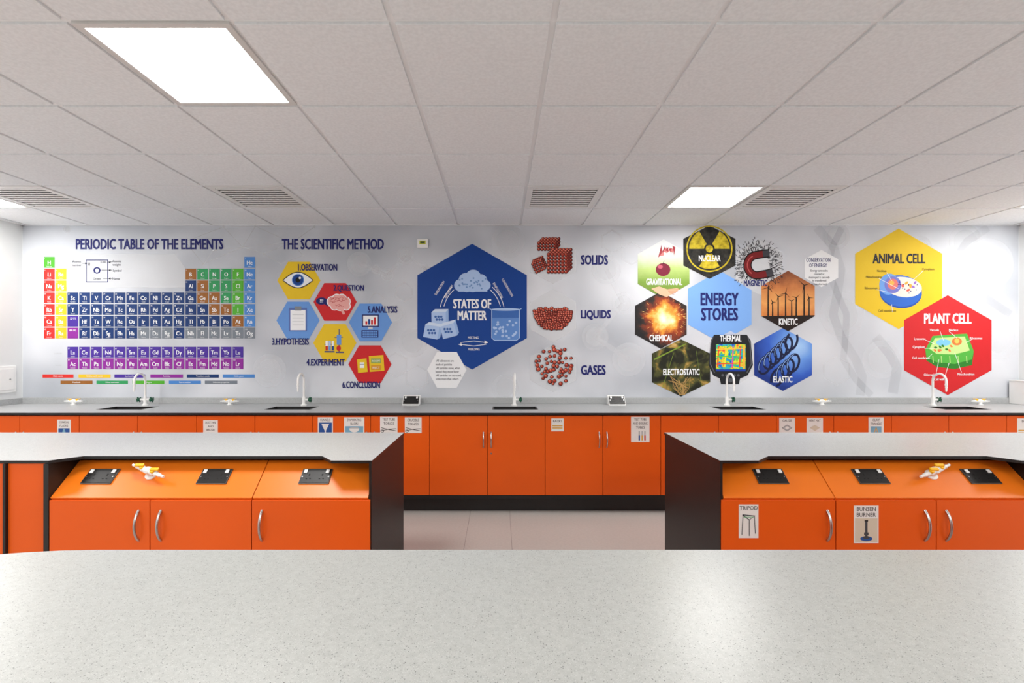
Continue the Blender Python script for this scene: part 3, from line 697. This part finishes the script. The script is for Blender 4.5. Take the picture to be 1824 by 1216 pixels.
# ---------------------------------------------------------------- back counter run
FY=4.13
cab=empty('laboratory_counter')
sinksX=[-3.33,-1.86,0.137,2.13,4.10]
SY0,SY1,SH=4.33,4.56,0.20
b=MB('worktop')
y0c=4.11; y1c=WY-.004
def seg_(x0,x1,y0,y1): b.prism([(x0,y0),(x1,y0),(x1,y1),(x0,y1)],CT-.018,CT,m_top2,m_edge)
seg_(XL+.003,XR-.003,y0c,SY0); seg_(XL+.003,XR-.003,SY1,y1c)
xs=[XL+.003]
for s in sinksX: xs+= [s-SH,s+SH]
xs.append(XR-.003)
for k in range(0,len(xs),2): seg_(xs[k],xs[k+1],SY0,SY1)
b.build(cab)
b=MB('upstand'); b.box(XL+.018,XR-.018,WY-.018,WY-.003,CT,CT+.055,m_top2); b.box(XL+.003,XL+.018,y0c,WY-.003,CT,CT+.055,m_top2); b.box(XR-.018,XR-.003,y0c,WY-.003,CT,CT+.055,m_top2); b.build(cab,bevel=.002)
b=MB('carcass'); b.box(XL+.01,XR-.01,FY+.02,WY-.01,.135,.64,m_gap); b.box(XL+.01,XR-.01,FY+.02,FY+.04,.64,CT-.019,m_gap); b.build(cab)
b=MB('plinth'); b.box(XL+.01,XR-.01,FY+.06,WY-.02,0.001,.134,m_black); b.box(XL+.01,XR-.01,FY+.004,FY+.06,.12,.146,m_black); b.build(cab)
kx=FY/F
edges=[-106,-68,35,141,245,350,454,557,660,765,868,971,1074,1177,1280,1383,1485,1588,1690,1793,1896,1970]
b=MB('doors'); hb=MB('handles')
for i in range(len(edges)-1):
    x0=(edges[i]-VX)*kx+.0022; x1=(edges[i+1]-VX)*kx-.0022
    b.box(x0,x1,FY,FY+.018,.149,.812,m_orange)
    if x1-x0>.3:
        hx=x1-.03 if i%2==1 else x0+.03
        z0,z1=.545,.675
        pts=[(hx,FY+.002-.028*math.sin(math.pi*t/10)**.7,z0+(z1-z0)*t/10) for t in range(11)]
        hb.tube(pts,.0055,m_steel,10)
b.build(cab,bevel=.0012); hb.build(cab,smooth=True)
b=MB('keyhole'); b.cyl(((875-VX)*kx,FY+.001,.497),((875-VX)*kx,FY-.003,.497),.007,m_steel); b.cyl(((875-VX)*kx,FY-.003,.497),((875-VX)*kx,FY-.0035,.497),.003,m_hole); b.build(cab)
# sinks
for sx in sinksX:
    b=MB('lab_sink'); t=.012; zb=CT-.17
    x0,x1=sx-SH+.0015,sx+SH-.0015; ya,yb=SY0+.0015,SY1-.0015
    b.box(x0,x1,ya,yb,zb,zb+t,m_black)
    b.box(x0,x0+t,ya,yb,zb+t,CT+.001,m_black); b.box(x1-t,x1,ya,yb,zb+t,CT+.001,m_black)
    b.box(x0+t,x1-t,ya,ya+t,zb+t,CT+.001,m_black); b.box(x0+t,x1-t,yb-t,yb,zb+t,CT+.001,m_black)
    b.cyl((sx,(ya+yb)/2,zb+t),(sx,(ya+yb)/2,zb+t+.004),.03,m_steel)
    b.build()
# taps
def lab_tap(x,y,both=False):
    e=empty('lab_tap',(x,y,CT+.0005))
    b=MB('body')
    b.cyl((0,0,0),(0,0,.012),.028,m_white,24); b.tube([(0,0,.012),(0,0,.03),(0,0,.07),(0,0,.085)],[.018,.015,.015,.011],m_white,20)
    P=[(0,0,.08),(0,0,.16),(0,0,.235)]
    for k in range(1,11):
        a=math.pi*k/10; P.append((0,-.07+.07*math.cos(a),.235+.065*math.sin(a)))
    P+= [(0,-.14,.205)]
    b.tube(P,.0095,m_white,16)
    b.tube([(0,-.14,.208),(0,-.14,.2),(0,-.14,.185),(0,-.14,.18),(0,-.14,.165),(0,-.14,.16),(0,-.14,.14)],[.012,.011,.008,.010,.0065,.0085,.005],m_white,14)
    b.cyl((0,0,.055),(.045 if not both else .05,0,.055),.010,m_white,14)
    if both: b.cyl((0,0,.055),(-.05,0,.055),.010,m_white,14)
    b.build(e,smooth=True)
    for sgn in ((1,-1) if both else (1,)):
        k=MB('knob')
        k.cyl((sgn*.045,0,.055),(sgn*.072,0,.055),.016,m_green,10)
        for a in range(4):
            c,d=math.cos(a*math.pi/2+.6),math.sin(a*math.pi/2+.6)
            k.cyl((sgn*.06,c*.01,.055+d*.01),(sgn*.06,c*.027,.055+d*.027),.007,m_green,8)
        k.build(e,smooth=True)
for i,x in enumerate((-3.322,-1.835,0.137,2.13,4.06)): lab_tap(x,4.645,i==0)
# gas taps
def gas_tap(M,upright=False,flip=1,s=1.0):
    e=empty('gas_tap'); e.matrix_world=M
    b=MB('body'); b.cyl((0,0,0),(0,0,.006),.026*s,m_white,24); b.tube([(0,0,.006),(0,0,.02*s),(0,0,.042*s),(0,0,.05*s)],[.016*s,.014*s,.018*s,.012*s],m_white,18)
    for sg in (-1,1):
        dy=-.035*sg*flip if not upright else 0
        z=.034*s
        P=[(0,0,z)]; R=[.013*s]
        for k,(t,r) in enumerate(((.2,.013),(.35,.014),(.4,.010),(.55,.0115),(.6,.008),(.75,.0095),(.8,.0065),(1,.006))):
            P.append((sg*.088*s*t,dy*t,z)); R.append(r*s)
        b.tube(P,R,m_white,14)
    b.build(e,smooth=True)
    l=MB('levers')
    for sg in (-1,1):
        cx=sg*.03*s; dy=-.012*sg*flip if not upright else 0
        l.cyl((cx,dy,.036*s),(cx,dy,.052*s),.010*s,m_yel,14)
        y0=dy+.006
        l.box(cx-.008*s,cx+.030*s,y0-.007*s,y0+.007*s,.050*s,.058*s,m_yel) if sg*flip>0 else l.box(cx-.030*s,cx+.010*s,y0-.007*s,y0+.007*s,.050*s,.058*s,m_yel)
    l.build(e,bevel=.002)
for px in (131,409,1464,1746):
    Z=4.70; gas_tap(Matrix.Translation(((px-VX)*Z/F,Z,CT+.0005)),True)
# socket plate in local frame (x right, y up plate, z normal)
def socket_plate(b,w=.146,h=.086,z0=0):
    b.box(-w/2,w/2,-h/2,h/2,z0,z0+.006,m_rim)
    b.box(-w/2+.003,w/2-.003,-h/2+.003,h/2-.003,z0+.005,z0+.0075,m_chrome)
    z=z0+.0075
    for sx in (-1,1):
        cx=sx*.032
        b.box(cx-.0035,cx+.0035,.002,.012,z,z+.0006,m_hole)
        b.box(cx-.0125,cx-.0055,-.019,-.014,z,z+.0006,m_hole); b.box(cx+.0055,cx+.0125,-.019,-.014,z,z+.0006,m_hole)
        ox=sx*.054
        b.box(ox-.010,ox+.010,.013,.037,z,z+.0012,m_hole); b.box(ox-.008,ox+.008,.015,.035,z+.001,z+.005,m_white)
    b.cyl((-.064,-.004,z),(-.064,-.004,z+.001),.0032,m_steel,12); b.cyl((.064,-.004,z),(.064,-.004,z+.001),.0032,m_steel,12)
for px in (733,1098):
    Z=4.70; x=(px-VX)*Z/F; e=empty('bench_socket_box',(x,Z,CT+.0005))
    b=MB('housing'); b.prof([(-.05,0),(.05,0),(.05,.088),(.022,.088)],-.08,.08,m_white); b.build(e,bevel=.003)
    b=MB('socket_plate')
    v=Vector((0,.072,.088)).normalized(); n=Vector((0,-.088,.072)).normalized()
    c=Vector((0,-.05+.036,.044))
    b.M=Matrix(((1,0,0,c.x),(0,v.y,n.y,c.y),(0,v.z,n.z,c.z),(0,0,0,1)))
    socket_plate(b,z0=.001); b.build(e)

# ---------------------------------------------------------------- front benches
YB,YFt=3.137,2.345
def bench(inner,outer,notch,slopes,doors,hands,extra):
    e=empty('laboratory_bench')
    b=MB('worktop'); poly=notch; b.prism(poly,CT-.014,CT,m_top,m_edge); b.build(e)
    sgn=1 if inner>outer else -1       # inner end towards the room centre
    b=MB('end_panels'); t=.013
    x0,x1=(inner-t,inner-.001) if sgn>0 else (inner+.001,inner+t)
    b.box(x0,x1,2.347,3.13,0.001,CT-.0145,m_black)
    x0,x1=(outer-.024,outer) if sgn>0 else (outer,outer+.024)
    b.box(x0,x1,2.336,3.13,0.001,CT-.0145,m_black); b.build(e)
    lo,hi=min(inner,outer)+(.001 if sgn>0 else t+.001),max(inner,outer)-(t+.001 if sgn>0 else .001)
    b=MB('carcass'); b.prof([(2.37,.12),(3.10,.12),(3.10,CT-.016),(2.535,CT-.016),(2.37,.655)],lo,hi,m_gap); b.box(lo,hi,2.40,3.08,.001,.12,m_black); b.build(e)
    b=MB('back_panel'); b.box(lo,hi,3.101,3.118,.12,CT-.016,m_orange); b.build(e)
    b=MB('service_panels')
    for s0,s1 in slopes: b.prof([(2.342,.662),(2.354,.650),(2.520,.792),(2.510,.804)],s0+.002,s1-.002,m_orange2)
    b.build(e,bevel=.0012)
    b=MB('doors')
    for d0,d1 in doors: b.box(d0+.002,d1-.002,2.338,2.356,.145,.652,m_orange)
    b.build(e,bevel=.0012)
    b=MB('handles')
    for px in hands:
        hx=(px-VX)*2.325/F
        z0,z1=.462,.604
        pts=[(hx,2.34-.03*math.sin(math.pi*k/12)**.7,z0+(z1-z0)*k/12) for k in range(13)]
        b.tube(pts,.0062,m_steel,12)
    b.build(e,smooth=True)
    b=MB('side_section')
    for (x0,x1,m) in extra: b.box(x0,x1,2.352 if m is m_orange else 2.338,3.12,0.001 if m is m_black else .1,CT-.0145,m)
    b.build(e)
    return e
def X(px,Z): return (px-VX)*Z/F
nl=[(-3.7,YB),(-.604,YB),(-.604,YFt),(-.797,YFt),(-.875,2.444),(-2.05,2.444),(-2.135,YFt),(-3.7,YFt)]
d=2.338
bench(-.606,-2.127,nl,[(-2.127,X(449,2.342)),(X(449,2.342),-.620)],[(-2.127,X(267,d)),(X(267,d),X(448,d)),(X(448,d),-.610)],[243,283,464],
 [(-2.345,-2.333,m_black),(-2.332,-2.153,m_orange),(-3.68,-2.347,m_orange)])
nr=[(1.042,YB),(4.1,YB),(4.1,YFt),(2.47,YFt),(2.40,2.444),(1.325,2.444),(1.225,YFt),(1.042,YFt)]
bench(1.043,2.56,nr,[(1.058,X(1488,2.342)),(X(1488,2.342),2.56)],[(1.046,X(1489,d)),(X(1489,d),X(1668,d)),(X(1668,d),2.56)],[1477,1652,1690],
 [(2.767,2.779,m_black),(2.586,2.766,m_orange),(2.78,4.08,m_orange)])
# sockets and gas taps on slope
v=Vector((0,.168,.142)).normalized(); n=Vector((0,-.142,.168)).normalized()
def slopeM(px,t=0.5,off=0.0):
    y=2.342+.168*t; z=.662+.142*t; x=(px-VX)*y/F
    return Matrix(((1,0,0,x),(0,v.y,n.y,y+n.y*off),(0,v.z,n.z,z+n.z*off),(0,0,0,1)))
for px in (180,383,563,1372,1550,1746):
    o_b=MB('double_power_socket'); socket_plate(o_b); o=o_b.build(bevel=.001); o.matrix_world=slopeM(px,.54,.0008)
gas_tap(slopeM(270,.58,.0008),False,1,1.06); gas_tap(slopeM(1658,.58,.0008),False,-1,1.06)

# ---------------------------------------------------------------- cupboard labels
paper=mat('label_paper',(228,228,225),0.5); tx=mat('label_ink',(24,24,26),0.5)
lg=mat('label_photo_blue',(120,170,196),0.5); lgr=mat('label_photo_grey',(176,180,182),0.5); lbe=mat('label_photo_beige',(206,196,176),0.5); lor=mat('label_wood',(210,160,60),0.5); lst=mat('label_dark_steel',(60,64,70),0.5); lbl=mat('label_blue',(30,80,150),0.5)
def label(pl,x0,y0,x1,y1,lines,lh,pic):
    b=MB('cupboard_label')
    b.box(pl.p(x0,0)[0],pl.p(x1,0)[0],pl.Z,pl.Z+.0007,pl.p(0,y1)[2],pl.p(0,y0)[2],paper)
    for i,t in enumerate(lines):
        b.textc(pl,t,(x0+x1)/2,y0+lh*.5+2.4+i*(lh+2.6),lh,tx,1,cond=.9 if len(t)<7 else (.74 if len(t)<10 else .66),bold=.006)
    yt=y0+len(lines)*(lh+2.6)+2.5; X0,X1=x0+2,x1-2; cx=(x0+x1)/2; yb=y1-2; cy=(yt+yb)/2
    if pic=='flask':
        b.rect(pl,X0,yt,X1,yb,lbl,1); b.pp(pl,[(cx-1.5,yt+1),(cx+1.5,yt+1),(cx+6,yb-1),(cx-6,yb-1)],lg,1.5)
    elif pic=='funnel':
        b.rect(pl,X0,yt,X1,yb,lbl,1); b.pp(pl,[(cx-7,yt+2),(cx+7,yt+2),(cx+1,cy+2),(cx+1,yb-1),(cx-1,yb-1),(cx-1,cy+2)],paper,1.5)
    elif pic=='basin':
        b.rect(pl,X0,yt,X1,yb,lg,1); b.disc(pl,cx,yt+4,9,lgr,1.5,ry=2.5); b.pp(pl,arc(cx,yt+4,9,7,180,360,10),paper,1.7)
    elif pic=='tongs':
        b.stroke(pl,[(X0,cy-3),(cx-2,cy),(X1,cy+3)],1,tx,1); b.stroke(pl,[(X0,cy+3),(cx-2,cy),(X1,cy-1)],1,tx,1.2); b.stroke(pl,arc(X0+2,cy+3,3,2,0,360),.8,tx,1.4)
    elif pic=='rack':
        b.rect(pl,X0,cy-3,X1,cy-1,lor,1); b.rect(pl,X0,cy+1,X1,cy+3,lor,1)
    elif pic=='tubes':
        for k,mm in enumerate((lbl,lor,RED)): b.rect(pl,cx-3+k*5,yt+2,cx-.5+k*5,yb-1,lgr,1); b.rect(pl,cx-3+k*5,cy,cx-.5+k*5,yb-1,mm,1.5)
    elif pic=='mat':
        b.pp(pl,[(cx-9,cy),(cx,cy-5),(cx+9,cy),(cx,cy+6)],lgr,1); b.stroke(pl,[(cx-9,cy),(cx,cy-5),(cx+9,cy),(cx,cy+6)],.8,lst,1.4,closed=True); b.disc(pl,cx,cy,3.4,paper,1.6,ry=2.4)
    elif pic=='mat2':
        b.pp(pl,[(cx-9,cy),(cx,cy-5),(cx+9,cy),(cx,cy+6)],lbe,1)
    elif pic=='tri':
        b.rect(pl,X0+2,yt,X1-2,yb,lg,1); b.stroke(pl,[(cx,yt+2),(cx-6,yb-2),(cx+6,yb-2),(cx,yt+2)],1.4,lor,1.5)
    elif pic=='brush':
        b.rect(pl,X0+2,yt,X1-2,yb,lbl,1)
    elif pic=='tripod':
        b.stroke(pl,[(cx-11,yt+6),(cx+11,yt+8),(cx+1,yt+15),(cx-11,yt+6)],1.8,lst,1); b.stroke(pl,[(cx-10,yt+7),(cx-12,yb-4)],1.3,lst,1.2); b.stroke(pl,[(cx+10,yt+8),(cx+12,yb-6)],1.3,lst,1.2); b.stroke(pl,[(cx+1,yt+15),(cx+1,yb-2)],1.3,lst,1.2)
        b.stroke(pl,[(cx-9,yt+10),(cx+9,yt+10)],1.2,mat('label_green',(96,170,120),.5),1.4)
    elif pic=='bunsen':
        b.rect(pl,X0,yt,X1,yb,lbe,1); b.rect(pl,cx-2.2,yt+5,cx+2.2,yb-8,lst,1.5); b.rect(pl,cx-4,cy+4,cx+4,cy+9,lst,1.6); b.disc(pl,cx,yb-6,11,lbl,1.7,ry=4.5); b.disc(pl,cx,yb-8,6,lst,1.9,ry=3); b.rect(pl,cx-3.2,yt+3,cx+3.2,yt+6,tx,2)
    flush(); b.build()
PB4=Plane(FY-.0009,.0004); PF=Plane(2.3368,.0003)
label(PB4,102,747,126,790,['CONICAL','FLASKS'],3.9,'flask')
label(PB4,362,748,388,798,['DUST PAN','AND','BRUSH'],3.9,'brush')
label(PB4,566,743,593,780,['FUNNELS'],4.2,'funnel')
label(PB4,613,743,649,782,['EVAPORATING','BASIN'],4.1,'basin')
label(PB4,677,742,708,772,['TEST TUBE','TONGS'],4.6,'tongs')
label(PB4,721,743,751,771,['CRUCIBLE','TONGS'],4.6,'tongs')
label(PB4,982,745,1004,768,['RACKS'],4.2,'rack')
label(PB4,1124,742,1157,787,['TEST TUBE','AND BOILING','TUBES'],4.5,'tubes')
label(PB4,1388,744,1416,772,['GAUZE'],4.2,'mat')
label(PB4,1437,744,1466,772,['HEAT MAT'],4.2,'mat2')
label(PB4,1547,743,1574,784,['CLAY','TRIANGLE'],4.2,'tri')
label(PB4,1812,745,1836,784,['BO'],4.6,'rack')
label(PF,1316,898,1351,958,['TRIPOD'],7.5,'tripod')
label(PF,1521,900,1565,967,['BUNSEN','BURNER'],7.5,'bunsen')

# ---------------------------------------------------------------- foreground bench
e=empty('demonstration_bench')
poly=[(3.2,.15),(3.2,1.304),(-1.05,1.304)]
for k in range(1,17):
    a=math.pi/2*k/16; poly.append((-1.05-.95*math.sin(a),.404+.9*math.cos(a)))
poly+=[(-2.0,.15)]
b=MB('worktop'); b.prism(poly,CT-.02,CT,m_tabletop,m_edge); b.build(e,bevel=.003)
b=MB('cabinet'); b.box(-1.2,3.1,.35,1.15,.12,CT-.021,m_orange); b.box(-1.2,3.1,.4,1.1,.001,.12,m_black); b.box(-1.225,-1.201,.33,1.17,.001,CT-.021,m_black); b.build(e)
b=MB('doors')
for k in range(8): b.box(-1.19+k*.535,-1.19+k*.535+.53,1.151,1.168,.14,CT-.03,m_orange)
b.build(e,bevel=.001)

# ---------------------------------------------------------------- small wall items
b=MB('room_thermostat')
b.box(wx(744),wx(763),WY-.03,WY-.009,wz(442),wz(426.5),m_white)
b.box(wx(748),wx(759),WY-.032,WY-.03,wz(436),wz(429.5),pm('stat_green',(206,206,70)))
b.box(wx(749.5),wx(757.5),WY-.034,WY-.032,wz(434.5),wz(431),pm('stat_lcd',(80,100,60))); b.build()
b=MB('wall_access_panel'); b.box(XL,XL+.012,4.25,4.765,.955,1.205,m_white); b.box(XL+.012,XL+.016,4.28,4.74,.98,1.18,m_white); b.cyl((XL+.016,4.7,1.08),(XL+.022,4.7,1.08),.008,m_steel); b.build(bevel=.002)
b=MB('pipe_boxing'); b.box(XR-.12,XR-.019,4.60,WY-.02,CT+.001,CT+.22,m_white); b.box(XR-.124,XR-.019,4.596,WY-.02,CT+.22,CT+.232,m_white); b.build(bevel=.003)

# ---------------------------------------------------------------- world & camera
w=bpy.data.worlds.new('World'); bpy.context.scene.world=w; w.use_nodes=True
w.node_tree.nodes['Background'].inputs[0].default_value=(.5,.5,.5,1); w.node_tree.nodes['Background'].inputs[1].default_value=.3
cam=bpy.data.cameras.new('camera'); co=bpy.data.objects.new('camera',cam); col.objects.link(co)
co.location=(0,0,HC); co.rotation_euler=(math.radians(90),0,0)
cam.sensor_fit='HORIZONTAL'; cam.sensor_width=36; cam.lens=F/1824*36
cam.shift_x=(912-VX)/1824; cam.shift_y=(VY-608)/1824; cam.clip_start=.01
bpy.context.scene.camera=co
